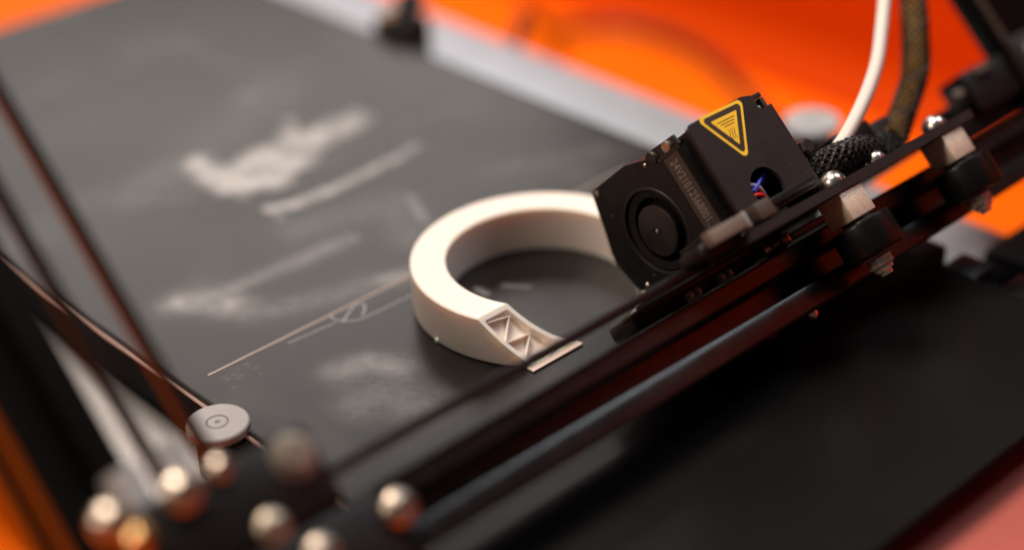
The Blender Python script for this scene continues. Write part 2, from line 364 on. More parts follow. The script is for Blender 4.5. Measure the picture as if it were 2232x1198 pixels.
# dark rim and the bare edge strip along the left side
bm = BM(); add_prism(bm, B, [(BX0 - .9, -1.2), (BX0 - .9, -.2), (BX0 - .5, .15), (BX0 + .35, .2), (BX0 + .35, -1.2)], 1, BY0, BY1)
put('rim', bm, M['black_plastic'], bed)
bm = BM(); add_prism(bm, B, [(BX0 - 1.3, -2.6), (BX0 - 1.2, -1.7), (BX0 - .8, -1.4), (BX0 + .1, -1.4), (BX0 + .1, -2.6)], 1, BY0, 60)
put('edge_strip', bm, M['edge'], bed)
bm = BM(); add_prism(bm, B, [(BX1 - .35, -1.5), (BX1 - .35, .2), (BX1 + .5, .15), (BX1 + .9, -.3), (BX1 + .9, -1.5)], 1, BY0, BY1)
put('rim', bm, M['black_plastic'], bed)
bm = BM(); add_box(bm, B, (BX0 + 3, BY0 + 6, -45), (BX1 - 3, BY1 - 60, -4.2), 1)
put('bed_carrier', bm, M['matte_black'], bed)
bm = BM(); add_lathe(bm, B(BX0 + 2, BY1 - 36, -17.5), XA, [(12.9, 0), (12.9, BX1 - BX0 - 4)], 40)
put('front_roller', bm, M['black_rubber'], bed)

# ------------------------------------------------------------------ side plates
sp = thing('side_plate', 'brushed silver aluminium strip beside the left edge of the black bed', 'metal strip', B(-145, -140, -60))
bm = BM(); add_box(bm, B, (-160, -420, -45), (-127.5, 44, -25), .6)
put('plate', bm, M['alu'], sp)
bm = BM(); add_box(bm, B, (-162.5, -420, -47), (-160.2, 44, -24), .4)
put('outer_lip', bm, M['black_steel'], sp)
sq = thing('side_plate', 'pale silver aluminium strip beside the far right edge of the black bed', 'metal strip', B(125, -140, -60))
bm = BM(); add_box(bm, B, (96, -420, -42), (154, 118, -22), .8)
put('plate', bm, M['alu_bright'], sq)
bm = BM(); add_box(bm, B, (89, -90, -38), (95.8, 128, -15.5), .6)
put('inner_lip', bm, M['alu_bright'], sq)
bm = BM(); add_box(bm, B, (89, -420, -38), (95.8, -96, -19), .6)
put('inner_lip', bm, M['alu'], sq)
for y0, y1, h in ((80, 93, 0), (99, 112, 0), (122, 174, 1)):
    bm = BM(); add_box(bm, B, (88.5, y0, -15.4), (104, y1, -3 + h), 1.2)
    put('clamp_block', bm, M['black_plastic'], sq)
# black end cover at the front right
ec = thing('end_cover', 'black rectangular end cover at the front right corner of the bed', 'cover', B(170, 130, -60))
bm = BM(); add_box(bm, B, (121, 96, -70), (240, 190, -10), 3)
put('shell', bm, M['black_plastic'], ec)
bm = BM(); add_box(bm, B, (150, 92, -60), (236, 95.8, -16), 1)
put('flange', bm, M['black_steel'], ec)
# small mounting block and black bulldog clip at the far right edge
cl = thing('bed_clip', 'small black clip with a brass screw at the far right edge of the bed', 'clip', B(95, -200, -22))
bm = BM(); add_box(bm, B, (88, -207, -22), (106, -186, 7), 2); put('body', bm, M['black_plastic'], cl)
bm = BM(); add_lathe(bm, B(92.5, -199, 7), ZA, [(4.2, -.5), (4.2, 1.5), (2.2, 2.2), (2.2, 1), (0, 1)], 24); put('screw', bm, M['brass'], cl)
bm = BM(); add_box(bm, B, (100, -205, 6), (112, -195, 15), 2); put('lever', bm, M['black_rubber'], cl)

# added slab in front of the bed, its pinkish colour standing in for sheen
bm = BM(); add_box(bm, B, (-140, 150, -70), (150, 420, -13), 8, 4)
o = tag(put('slab', bm, M['sheen_slab'], loc=B(5, 285, -70)), 'pinkish red tray added below the front edge of the bed at lower right in place of a pink sheen', 'slab')

# ------------------------------------------------------------------ knobs
def knob(x, y, z, r, label, mt='knob'):
    k = thing('adjustment_knob', label, 'knob', B(x, y, z - 22), 'grey round knobs beside the bed')
    c = B(x, y, z)
    bm = BM(); add_lathe(bm, c, ZA, [(r - .8, -3.0), (r, -2.6), (r, -.5), (r - .45, 0), (r * .36, 0), (r * .36, -.35), (r * .30, -.35), (r * .30, .0), (r * .09, 0), (r * .09, -1.2), (0, -1.2)], 64)
    put('cap', bm, M[mt], k, smooth=30)
    bm = BM(); add_lathe(bm, c, ZA, [(r * .298, .03), (r * .362, .03), (r * .362, .06), (r * .298, .06)], 48)
    bm.free()
    bm = BM()
    add_lathe(bm, c, ZA, [(r * .355, -.3), (r * .355, -.25), (r * .305, -.25), (r * .305, -.3)], 48); put('groove', bm, M['knob_dark'], k)
    bm = BM(); add_lathe(bm, c, ZA, [(r * .085, -1.15), (r * .085, -.05), (0, -.05)], 20); put('centre_pin', bm, M['knob_dark'], k)
    bm = BM(); add_lathe(bm, c, ZA, [(r * .62, -3.1), (r * .66, -8), (r * .5, -12), (r * .5, -22)], 32); put('stem', bm, M['black_plastic'], k)
    # spring round the stem
    bm = BM(); pts = [c + Vector((math.cos(t) * r * .72, math.sin(t) * r * .72, -4 - t * .42)) * MM if 0 else c + Vector((math.cos(t) * r * .72 * MM, math.sin(t) * r * .72 * MM, (-4.2 - t * .38) * MM)) for t in [i * .35 for i in range(110)]]
    add_tube(bm, pts, .65, 8); put('spring', bm, M['black_alu'], k)
knob(-139.5, -1.5, 1.5, 9.8, 'round grey knob with a ringed centre at the left edge of the bed')
knob(147, -1, 0, 11.3, 'grey knob, coloured paler for the light on it, behind the print head at the right side of the bed', 'knob_lit')

# ------------------------------------------------------------------ printed ring (half printed, cut at 45 degrees)
ring = thing('printed_ring', 'thick cream white ring standing on the bed, open end showing its infill', 'printed part', B(-19.6, 16.5, 0))
CX, CY, RO, RI, HT = -19.6, 16.5, 43.8, 32.0, 16.0
KL = 46.5 / S2
def annulus(ro, ri, z0, z1, n=180):
    bm = BM(); vs4 = []
    for i in range(n):
        a = 2 * math.pi * i / n; ca, sa = math.cos(a), math.sin(a)
        vs4.append([bm.verts.new(B(CX + r * ca, CY + r * sa, z)) for r, z in ((ro - .55, z0), (ro, z0 + .6), (ro, z1 - .45), (ro - .45, z1), (ri + .3, z1), (ri, z1 - .3), (ri, z0))])
    for i in range(n):
        a, b = vs4[i], vs4[(i + 1) % n]
        for j in range(7): bm.faces.new((a[j], b[j], b[(j + 1) % 7], a[(j + 1) % 7]))
    bmesh.ops.recalc_face_normals(bm, faces=bm.faces)
    return bm
def clip(bm, k, keep_low=True):
    geom = list(bm.verts) + list(bm.edges) + list(bm.faces)
    r = bmesh.ops.bisect_plane(bm, geom=geom, plane_co=G(0, 0, k), plane_no=KA if keep_low else -KA, clear_outer=True)
    ed = [e for e in r['geom_cut'] if isinstance(e, bmesh.types.BMEdge)]
    # fill every separate loop
    seen = set(); 
    for e in ed:
        if e in seen: continue
        stack = [e]; comp = []
        while stack:
            x = stack.pop()
            if x in seen: continue
            seen.add(x); comp.append(x)
            for v in x.verts:
                for e2 in v.link_edges:
                    if e2 in ed and e2 not in seen: stack.append(e2)
        bmesh.ops.contextual_create(bm, geom=comp)
    bmesh.ops.recalc_face_normals(bm, faces=bm.faces)
    return bm
ra = annulus(RO, RI, 0.0, HT); clip(ra, KL)
body = put('body', ra, M['pla'], ring, smooth=30)
# hollow the last centimetre behind the layer being printed
cv = annulus(RO - 1.35, RI + 1.35, 1.0, HT - 1.3); clip(cv, KL - 2.2, keep_low=False)
cut = put('cutter', cv, M['pla'], ring, smooth=0)
md = body.modifiers.new('hollow', 'BOOLEAN'); md.operation = 'DIFFERENCE'; md.object = cut; md.solver = 'EXACT'
dg = bpy.context.evaluated_depsgraph_get(); me2 = bpy.data.meshes.new_from_object(body.evaluated_get(dg))
body.modifiers.clear(); body.data = me2; me2.name = 'body'
for f in me2.polygons: f.use_smooth = True
me2.set_sharp_from_angle(angle=math.radians(30))
bpy.data.objects.remove(cut, do_unlink=True)
# infill: zigzag walls running back from the layer plane, in the left arm and in the right arm
bm = BM()
zig = [(-58.6, 12.8), (-49.9, 14.2), (-56.4, 21.2), (-46.6, 22.2), (-52.9, 28.6), (-39.8, 29.4), (-46.0, 32.0)]
def fin(bm, a, b, t=.22, k0=None, k1=None):
    k0 = KL - 2.1; k1 = KL - .05
    dx, dd = b[0] - a[0], b[1] - a[1]; L = math.hypot(dx, dd); nx, nd = -dd / L * t / 2, dx / L * t / 2
    add_prism(bm, G, [(a[0] + nx, a[1] + nd), (b[0] + nx, b[1] + nd), (b[0] - nx, b[1] - nd), (a[0] - nx, a[1] - nd)], 2, k0, k1)
bm.free()
for z_ in (zig, [(-39.2 - x, d) for x, d in zig]):
    for a, b in zip(z_, z_[1:]):
        bm = BM(); fin(bm, a, b); put('infill_wall', bm, M['pla'], ring, smooth=0)
# first layer skirt strip at the tip, and a small blob at the left foot
bm = BM(); add_box(bm, B, (-54.0, 44.6, 0.02), (-32.0, 47.9, .75), .25); put('first_layer', bm, M['pla_thin'], ring)
bm = BM(); bmesh.ops.create_icosphere(bm, subdivisions=2, radius=.0011, matrix=Matrix.Translation(B(-62.9, 12.5, .9))); put('blob', bm, M['pla'], ring)

# ------------------------------------------------------------------ purge line and loose strands on the bed
bm = BM(); add_tube(bm, [B(x, -26.5 + .05 * math.sin(x * .3), -.08) for x in range(-126, 70, 4)], .36, 8)
tag(put('filament_line', bm, M['pla_thin'], loc=B(-126, -26.5, 0)), 'long straight thin pale filament line lying across the bed', 'filament')
def strand(pts, r, label):
    bm = BM(); add_tube(bm, catmull([B(a, b, -.08) for a, b in pts], 6), r, 6)
    tag(put('filament_strand', bm, M['clear'], loc=B(*pts[0], 0)), label, 'filament', 'loose strands beside the straight line')
strand([(-97, -23), (-88, -22.2), (-78.5, -21.4)], .22, 'short faint strand left of the loop beside the filament line')
strand([(-77, -26), (-77.6, -23), (-75.6, -19.8), (-73, -17.6), (-69.9, -16.9), (-60, -16.4), (-42, -16.2)], .26, 'long pale strand running from the loop towards the ring')
strand([(-76.6, -20), (-72, -23), (-68, -25), (-65, -24.4), (-66, -21.5), (-69.8, -18.4)], .3, 'small whitish loop of strand beside the filament line')

# ------------------------------------------------------------------ gantry beam (V-slot extrusion)
def vslot(w0, w1, h0, h1, slot=5.4, neck=3.1, cav=5.6, deep=6, cf=1.6):
    """closed outline of an extrusion with one V slot per side; axes d,k (or x,k)"""
    cx_, cy_ = (w0 + w1) / 2, (h0 + h1) / 2; a, b = (w1 - w0) / 2, (h1 - h0) / 2
    side = [(-1, 0), (-1 + 0, 0)]
    pts = []
    def quarter(sx, sy, A_, B_):
        pass
    def face(n, L, H):   # points along one face from -L to L at height H
        return [(-L + .8, H), (-slot, H), (-neck, H - cf - .7), (-neck, H - cf - 1.5), (-cav, H - cf - 1.5), (-cav + .2, H - deep + 2.2), (-neck + .4, H - deep),
                (neck - .4, H - deep), (cav - .2, H - deep + 2.2), (cav, H - cf - 1.5), (neck, H - cf - 1.5), (neck, H - cf - .7), (slot, H), (L - .8, H)]
    top = face(0, a, b); right = face(0, b, a)
    out = [(x, y) for x, y in top] + [(y, -x) for x, y in right] + [(-x, -y) for x, y in top] + [(-y, x) for x, y in right]
    return [(cx_ + x, cy_ + y) for x, y in out]
beam = thing('gantry_beam', 'long black grooved metal beam crossing the picture in front of the ring', 'metal beam', G(0, 62, 78))
prof_ = vslot(41.2, 61.8, 68, 88.6)
prof_ = [(51.5 + a, 88.6 + b) for a, b in ((-9.5, -1.7), (-4.8, -1.7), (-3.2, -3.3), (-3.2, -4.4), (-5.6, -4.4), (-5.4, -6.6), (-2.7, -8.2), (2.7, -8.2), (5.4, -6.6), (5.6, -4.4), (2.9, -4.4), (2.9, -.62), (4.9, 0), (9.5, 0))] + prof_[14:]
bm = BM(); add_prism(bm, G, prof_, 0, -172, 235)
put('extrusion', bm, M['black_alu'], beam, smooth=20)

# ------------------------------------------------------------------ uprights (tilted 45 degrees)
def upright(x0, x1, k0, k1, d0, d1, label):
    u = thing('upright_post', label, 'post', G((x0 + x1) / 2, d1, (k0 + k1) / 2), 'tilted black posts at both ends of the gantry')
    bm = BM(); add_prism(bm, G, vslot(x0, x1, k0, k1), 1, d0, d1); put('extrusion', bm, M['black_post'], u, smooth=20)
    return u
upright(-222, -200, 47, 77, -260, 130, 'wide black tilted post at the left edge of the picture')
rp = thing('upright_post', 'black tilted post in the top right corner', 'post', G(185, 14, 72), 'tilted black posts at both ends of the gantry')
bm = BM(); add_box(bm, G, (170, -260, 68), (212, 60, 77.3), .35); put('profile', bm, M['black_post'], rp, smooth=30)
bm = BM(); add_box(bm, G, (171.5, -260, 77.5), (174.5, 60, 78.2), .2); put('edge_highlight', bm, M['brown_block'], rp, smooth=30)  # bright line on the post's corner put in as a lighter strip
def dbelt(x, wd, k, d1, label):
    bm = BM(); add_box(bm, G, (x - wd / 2, -260, k - 5), (x + wd / 2, d1, k), .3)
    tag(put('lift_belt', bm, M['belt'], loc=G(x, d1, k)), label, 'belt', 'thin reddish black belts left of the bed')
dbelt(-180, 2.9, 78, 16, 'thin dark red belt crossing the left part of the bed, the right one of two')
dbelt(-193.6, 2.9, 78, 14, 'thin dark red belt at far left beside the wide post, the left one of two')

# ------------------------------------------------------------------ X drive belt
xb = thing('drive_belt', 'thin black toothed belt running along the beam to the print head', 'belt', G(-60, 33, 85))
bm = BM(); add_box(bm, G, (-168, 31.2, 80), (6, 33.2, 87), .2); put('front_run', bm, M['belt'], xb)
bm = BM()
for i in range(84): add_box(bm, G, (-166 + i * 2, 33.2, 80.2), (-165 + i * 2, 34.0, 86.8))
o = put('belt_teeth', bm, M['belt'], xb, smooth=0); o['kind'] = 'stuff'
bm = BM(); add_box(bm, G, (-46, 34.9, 76), (14, 36.5, 82), .2); put('back_run', bm, M['belt'], xb)

# ------------------------------------------------------------------ screws
def dome(parent, x, d, k, r, h, ax, material='chrome', name='screw', socket=True):
    c = G(x, d, k); bm = BM()
    prof = [(r, 0), (r, h * .25)] + [(r * math.cos(t), h * .25 + h * .75 * math.sin(t)) for t in (.35, .7, 1.0)]
    if socket: prof += [(r * .42, h), (r * .42, h * .5), (0, h * .5)]
    else: prof += [(r * .2, h), (0, h)]
    add_lathe(bm, c, ax, prof, 28); return put(name, bm, M[material], parent, smooth=40)

# ------------------------------------------------------------------ gantry end bracket on the left
eb = thing('gantry_bracket', 'black bracket with shiny round screw heads at the lower left end of the beam', 'bracket', G(-190, 70, 70))
bm = BM(); add_box(bm, G, (-212, 17.5, 60), (-158, 41, 88), 2.5); put('motor_mount', bm, M['black_plastic'], eb)
bm = BM(); add_box(bm, G, (-215, 41.2, 60), (-150, 75, 90), 2.5); put('end_plate', bm, M['black_plastic'], eb)
bm = BM(); add_lathe(bm, G(-166, 24.6, 88), KA, [(6.2, -.3), (6.2, .7), (3.6, 1.0), (3.6, 2.6), (0, 2.6)], 32); put('pulley', bm, M['dull_steel'], eb)
dome(eb, -148.5, 49.2, 90.2, 5.2, 3.2, KA, 'worn_screw')
dome(eb, -180, 37.6, 88.2, 4.6, 2.2, KA, 'dull_steel')
dome(eb, -173, 49.0, 90.2, 4.8, 3.0, KA, 'worn_screw')
dome(eb, -184.5, 18.6, 88.2, 3.4, 2.6, KA, 'worn_screw')
dome(eb, -196, 19.4, 88.2, 5.6, 3.8, KA, 'worn_screw')
dome(eb, -214, 17.6, 86.2, 5.4, 4.2, KA, 'worn_screw')
dome(eb, -211, 24.5, 88.2, 4.0, 4.0, KA, 'brass')
for (xx, dd, rr_) in ((-189.5, 9.5, 4.2), (-203, 10.5, 5.0)):
    bm = BM(); add_lathe(bm, G(xx, dd, 76), DA, [(rr_, -4), (rr_, 8)], 24); put('pulley', bm, M['alu'], eb)

# ------------------------------------------------------------------ gantry bracket on the right
rb = thing('gantry_bracket', 'black stepped bracket with a pale washer below the top right post', 'bracket', G(160, 40, 70))
bm = BM(); add_box(bm, G, (144, 17.5, 62), (215, 34, 75), 1.5); put('block', bm, M['black_plastic'], rb)
bm = BM(); add_box(bm, G, (133, 25.5, 58), (220, 40.5, 70), 1.5); put('block', bm, M['black_plastic'], rb)
bm = BM(); add_box(bm, G, (172, 15, 78.3), (215, 36, 80), .6); put('face_plate', bm, M['black_steel'], rb)
bm = BM(); add_lathe(bm, G(180.5, 22.5, 80), KA, [(3.2, -.5), (3.2, .5), (1.1, .5), (1.1, -.4), (0, -.4)], 28); put('washer', bm, M['knob'], rb)
bm = BM(); add_lathe(bm, G(150, 20.3, 75.5), XA, [(1.6, 0), (1.6, 9)], 16); put('pin', bm, M['brown_block'], rb)
bm = BM(); add_lathe(bm, G(138, 23.8, 71.5), XA, [(2.0, 0), (2.0, 5)], 16); put('pin', bm, M['grey_block'], rb)
bm = BM(); add_box(bm, G, (132, 26.5, 70.2), (150, 28.2, 72), .3); put('ledge', bm, M['black_steel'], rb)

# ------------------------------------------------------------------ carriage
ca = thing('carriage', 'black carriage plate on shiny screws, square spacers and black wheels along the beam', 'carriage', G(60, 60, 100))
bm = BM(); add_prism(bm, G, [(-14, 44), (-14, 104), (-12, 106), (101, 106), (104.5, 102.5), (104.5, 60), (90, 44)], 1, 31.9, 35.0)
put('plate', bm, M['black_steel'], ca)
def wheel_set(x, k, stack=True):
    if stack:
        bm = BM(); add_lathe(bm, G(x, 31.8, k), -DA, [(4.3, 0), (4.3, .8), (4.1, 1.8), (3.4, 3.1), (2.0, 4.1), (1.0, 4.4), (0, 4.5)], 32); put('screw', bm, M['chrome'], ca, smooth=50)
        bm = BM(); add_box(bm, G, (x - 5.6, 35.1, k - 6), (x + 5.6, 44.6, k + 5), .5); put('spacer', bm, M['spacer'], ca)
    bm = BM(); add_lathe(bm, G(x + 1, 51.5, k - .5), DA, [(4, -6.0), (9.2, -5.8), (10.0, -5.2), (10.2, -4.4), (10.2, 4.0), (10.0, 4.8), (9.2, 5.6), (4, 5.8)], 48)
    wh = put('wheel', bm, M['wheel'], ca, smooth=28)
    bm = BM(); add_lathe(bm, G(x + 1, 45.3, k - .5), DA, [(5.2, -.7), (5.2, .1), (0, .1)], 32); put('bearing', bm, M['black_steel'], wh)
    bm = BM(); add_lathe(bm, G(x, 57.9, k - .5), DA, [(3.9, 0), (4.3, .4), (4.3, 3.0), (3.7, 3.5), (3.3, 3.5), (3.2, 4.6), (2.2, 5.0), (2.0, 6.2), (0, 6.3)], 12); put('nut', bm, M['nut'], ca, smooth=20)
wheel_set(34.5, 100)
wheel_set(88.5, 100)
wheel_set(16, 59, False)
dome(ca, 16.8, 62.3, 80, 2.0, 2.4, DA, 'nut', name='screw_end', socket=False)
dome(ca, 58.5, 31.8, 98, 3.3, 3.6, -DA, socket=False)
# side bracket holding the head: black rounded foot, grey and brown blocks, tensioner screw
bm = BM(); add_box(bm, G, (-28, 28.0, 90), (8, 33.5, 102.5), 2.0, 4); put('foot', bm, M['black_plastic'], ca)
bm = BM(); add_box(bm, G, (-26.3, 26.2, 103.5), (-11.3, 30.6, 107), .25); put('connector', bm, M['grey_block'], ca, label='light grey rectangular connector')
bm = BM(); add_box(bm, G, (-11.1, 26.0, 103.7), (-9.9, 31.0, 107.2), .3); put('connector_lit_end', bm, M['knob'], ca)  # lit end of the connector, its light painted as a paler grey
bm = BM(); add_box(bm, G, (-4.4, 25.5, 101.5), (2.6, 31.0, 106), .4); put('block', bm, M['brown_block'], ca)
bm = BM(); add_box(bm, G, (-20, 25.8, 84), (31, 28.5, 98.5), .4); put('arm', bm, M['black_plastic'], ca)
dome(ca, -9.8, 31.0, 104, 1.3, 1.5, KA)
dome(ca, -11.6, 32.4, 103, 1.1, 1.2, KA)
for i in range(5):
    bm = BM(); add_lathe(bm, G(12.5 + i * 2.1, 38.3, 78), XA, [(2.9 if i % 2 else 3.5, 0), (2.9 if i % 2 else 3.5, 1.5)], 28); put('coil', bm, M['chrome'] if i != 3 else M['brass'], ca)
bm = BM(); add_lathe(bm, G(26, 38.6, 80), XA, [(1.4, 0), (1.4, 22)], 20); put('rod', bm, M['alu'], ca)
bm = BM(); add_box(bm, G, (22.5, 36.5, 78), (25.6, 40.2, 81), .5); put('nut', bm, M['brass'], ca)
for xx in (-21, -17.5, -6.5, -3): 
    bm = BM(); add_lathe(bm, G(xx, 39.0, 78), XA, [(1.7, 0), (1.7, 1.1)], 20); put('coil', bm, M['spacer'], ca)
bm = BM(); add_box(bm, G, (-42, 35.0, 62), (28, 40.0, 76), 1.0); put('lower_bar', bm, M['black_plastic'], ca)

# ------------------------------------------------------------------ print head
hd = thing('print_head', 'black metal print head with a round blower and a yellow warning triangle', 'print head', G(18, 21, KL + .4))
# shroud: top skin with cut-out and hole, body below it
top_poly = [(-2.6, -3.6), (-1.0, -5.6), (23.0, -6.4), (26.9, -5.6), (28.2, -4.2), (27.4, -1.2), (28.6, -.1), (33.2, -.3), (33.6, 29.5), (-2.6, 29.5)]
bm = BM(); add_prism(bm, G, top_poly, 2, 95.6, 97, holes=[circle(13.2, 22.3, 6.6, 40)])
put('shroud_top', bm, M['black_steel'], hd, smooth=30)
bm = BM(); add_box(bm, G, (-2.4, -5.0, 94.4), (.2, 29.3, 96.3), .9, 3); put('shroud_edge', bm, M['black_steel'], hd)
bm = BM(); add_box(bm, G, (4.6, -5.6, 46), (33, -4.0, 95.5), .3); put('shroud_front', bm, M['black_steel'], hd)
bm = BM(); add_box(bm, G, (31.6, -3.8, 46), (33.1, 29.3, 95.5), .3); put('shroud_side', bm, M['black_steel'], hd)
bm = BM(); add_box(bm, G, (5.2, -3.8, 46), (31.4, 29, 84), .3); put('core', bm, M['black_plastic'], hd)
bm = BM(); add_box(bm, G, (-1.2, -3.4, 91.2), (4.4, 29.3, 94.2), .3); put('inner_skin', bm, M['black_plastic'], hd)
# small bright burr marks on the notch
bm = BM(); add_lathe(bm, G(27.6, -3.9, 95.8), KA, [(1.0, 0), (.9, .9), (0, 1.1)], 16); put('rivet', bm, M['knob'], hd)
bm = BM(); add_lathe(bm, G(28.2, -.9, 95.8), KA, [(.8, 0), (.7, .7), (0, .9)], 16); put('rivet', bm, M['knob'], hd)
# blower on the left side, face towards -x
Fp = [(-7.6, 44.3), (-8.0, 46.4), (-7.7, 65.4), (-5.8, 72.6), (-4.8, 76.0), (-1.4, 79.4), (-1.8, 91.2), (34.5, 91.2), (34.5, 46), (30.5, 41.0), (27.4, 39.3), (24, 38.2), (16.4, 36.2), (12.6, 36.8), (4.6, 40.0)]
BC = (15.3, 62.6)
blower = BM(); add_prism(blower, G, Fp, 0, -5, -3.4, holes=[circle(*BC, 14.5, 64)])
bl = put('blower', blower, M['black_plastic'], hd, smooth=25)
bm = BM(); add_prism(bm, G, Fp, 0, -3.35, 4.4, holes=[circle(*BC, 13.4, 64)]); put('casing', bm, M['black_plastic'], bl, smooth=25)
bm = BM(); add_prism(bm, G, circle(*BC, 14.4, 48), 0, 3.2, 4.3); put('back_disc', bm, M['black_rubber'], bl)
def ring_x(name, ro, ri, x0, x1, mt, parent):
    bm = BM(); add_lathe(bm, G(x0, *BC), XA, [(ri, 0), (ri, x1 - x0), (ro, x1 - x0), (ro, 0), (ri, 0)], 72); bmesh.ops.remove_doubles(bm, verts=bm.verts, dist=1e-7)
    return put(name, bm, M[mt], parent, smooth=40)
def lathe_open(bm, c, ax, prof, seg=72):
    u, v, a = basis(ax); rings = [[bm.verts.new(c + a * h * MM + (u * math.cos(t) + v * math.sin(t)) * r * MM) for t in [2 * math.pi * i / seg for i in range(seg)]] for r, h in prof]
    for A, Bq in zip(rings, rings[1:] + rings[:1]):
        for i in range(seg):
            j = (i + 1) % seg; bm.faces.new((A[i], A[j], Bq[j], Bq[i]))
bm = BM(); lathe_open(bm, G(-5, *BC), XA, [(14.0, -.25), (14.6, -.25), (15.0, .3), (14.0, .8)]); put('intake_rim', bm, M['black_steel'], bl, smooth=50)
bm = BM(); lathe_open(bm, G(-5, *BC), XA, [(10.9, 1.5), (13.35, .9), (13.35, 2.2), (10.9, 2.4)]); put('inner_ring', bm, M['black_plastic'], bl, smooth=40)
bm = BM(); add_lathe(bm, G(-5.1, *BC), XA, [(8.0, .1), (8.6, .5), (8.6, 8.2)], 64); hub = put('hub', bm, M['black_steel'], bl, smooth=40)
bm = BM(); lathe_open(bm, G(-5.1, *BC), XA, [(1.25, -.18), (1.75, -.05), (1.75, .3), (1.25, .3)], 32); put('bearing_ring', bm, M['black_rubber'], hub)
bm = BM(); add_lathe(bm, G(-5.1, *BC), XA, [(.55, -.25), (.75, 0), (.75, .4)], 16); put('shaft', bm, M['dull_steel'], hub)
bm = BM()
for i in range(27):
    a = 2 * math.pi * i / 27; a2 = a + .16
    p0 = (BC[0] + 8.7 * math.cos(a), BC[1] + 8.7 * math.sin(a)); p1 = (BC[0] + 12.2 * math.cos(a2), BC[1] + 12.2 * math.sin(a2))
    n_ = Vector((-(p1[1] - p0[1]), p1[0] - p0[0])).normalized() * .25
    add_prism(bm, G, [(p0[0] + n_.x, p0[1] + n_.y), (p1[0] + n_.x, p1[1] + n_.y), (p1[0] - n_.x, p1[1] - n_.y), (p0[0] - n_.x, p0[1] - n_.y)], 0, 0.4, 3)
put('fan_blades', bm, M['black_rubber'], bl, smooth=0)
# label band along the top of the blower
bm = BM(); add_prism(bm, G, [(-1.2, 83.0), (-1.2, 90.6), (34, 90.6), (34, 83.0)], 0, -5.22, -4.98); put('label', bm, M['label'], bl, smooth=0)
# mounting ear pocket with screw
bm = BM(); add_prism(bm, G, [(-6.6, 76.5), (-5.2, 74.8), (-3.2, 75.2), (-1.5, 79.4), (-1.6, 90.4), (-2.8, 91.3), (-6.0, 90.6), (-6.2, 84)], 0, -3.6, -2.6); ear = put('ear', bm, M['black_steel'], bl)
bm = BM(); add_lathe(bm, G(-3.9, -4.0, 77.6), XA, [(2.2, -.9), (2.5, -.5), (2.5, 1.2)], 24); put('boss', bm, M['black_steel'], ear, smooth=50)
bm = BM(); add_lathe(bm, G(-3.9, -4.0, 86.6), XA, [(1.3, -1.3), (1.9, -1.0), (1.9, 1.2)], 24); put('screw', bm, M['dull_steel'], ear, smooth=50)
bm = BM(); add_prism(bm, G, [(-2.6, 80.5), (-1.4, 80.5), (-1.4, 91.0), (-2.6, 91.0)], 0, -5.2, -3.5); put('ear_wall', bm, M['black_steel'], ear)
for (dd, kk, r, mt) in ((-6.3, 46.4, 1.0, 'dull_steel'), (27.6, 44.4, .75, 'chrome'), (-3.7, 74.2, .7, 'dull_steel'), (2.8, 47.2, .5, 'black_steel'), (29.6, 40.6, 1.2, 'spacer'), (26.3, 50, .5, 'black_steel')):
    bm = BM(); add_lathe(bm, G(-5, dd, kk), -XA, [(r, -.3), (r, .25), (r * .6, .5), (0, .55)], 16); put('rivet', bm, M[mt], bl, smooth=50)
# lettering on the label
def lettering(txt, origin, right, up, size, mt, parent, sx=.62, name='lettering'):
    cu = bpy.data.curves.new('lettering', 'FONT'); cu.body = txt; cu.size = size * MM; cu.extrude = .00001; cu.align_y = 'CENTER'
    cu.space_character = 1.12
    to = bpy.data.objects.new('tmp', cu); col.objects.link(to)
    dg = bpy.context.evaluated_depsgraph_get(); me = bpy.data.meshes.new_from_object(to.evaluated_get(dg)); bpy.data.objects.remove(to, do_unlink=True)
    nrm = right.cross(up)
    base = origin_of(parent)
    for v in me.vertices: v.co = origin + right * v.co.x * sx + up * v.co.y + nrm * v.co.z - base
    me.materials.clear(); me.materials.append(M[mt]); me.name = name
    o = bpy.data.objects.new(name, me); col.objects.link(o); o.parent = parent; return o
lettering('24V21012568001..', G(-5.26, .6, 86.6), DA, KA, 5.2, 'label_text', bl, .53)
# warning sticker
A_, B_, C_ = Vector((3.2, -5.4)), Vector((22.2, -5.3)), Vector((12.2, 10.8))
cen = (A_ + B_ + C_) / 3
def tri(scale, r, n=6):
    P = [cen + (q - cen) * scale for q in (A_, B_, C_)]; out = []
    for i in range(3):
        p, a, b = P[i], P[i - 1], P[(i + 1) % 3]
        u1 = (a - p).normalized(); u2 = (b - p).normalized(); half = math.acos(u1.dot(u2)) / 2
        t = r / math.tan(half); c = p + (u1 + u2).normalized() * r / math.sin(half)
        s = p + u1 * t - c; e = p + u2 * t - c; a0 = math.atan2(s.y, s.x); a1 = math.atan2(e.y, e.x)
        dlt = (a1 - a0 + math.pi) % (2 * math.pi) - math.pi
        for j in range(n + 1):
            aa = a0 + dlt * j / n; out.append((c.x + r * math.cos(aa), c.y + r * math.sin(aa)))
    return out
st = BM(); add_prism(st, G, tri(1.13, 1.5), 2, 97.0, 97.10); sk = put('sticker', st, M['yellow'], hd, smooth=0, label='yellow and black triangular hot surface sticker')
bm = BM(); add_prism(bm, G, tri(.955, 1.1), 2, 97.10, 97.13); put('black_border', bm, M['ink'], sk, smooth=0)
bm = BM(); add_prism(bm, G, tri(.63, .25), 2, 97.13, 97.16); put('yellow_field', bm, M['yellow'], sk, smooth=0)
bm = BM()
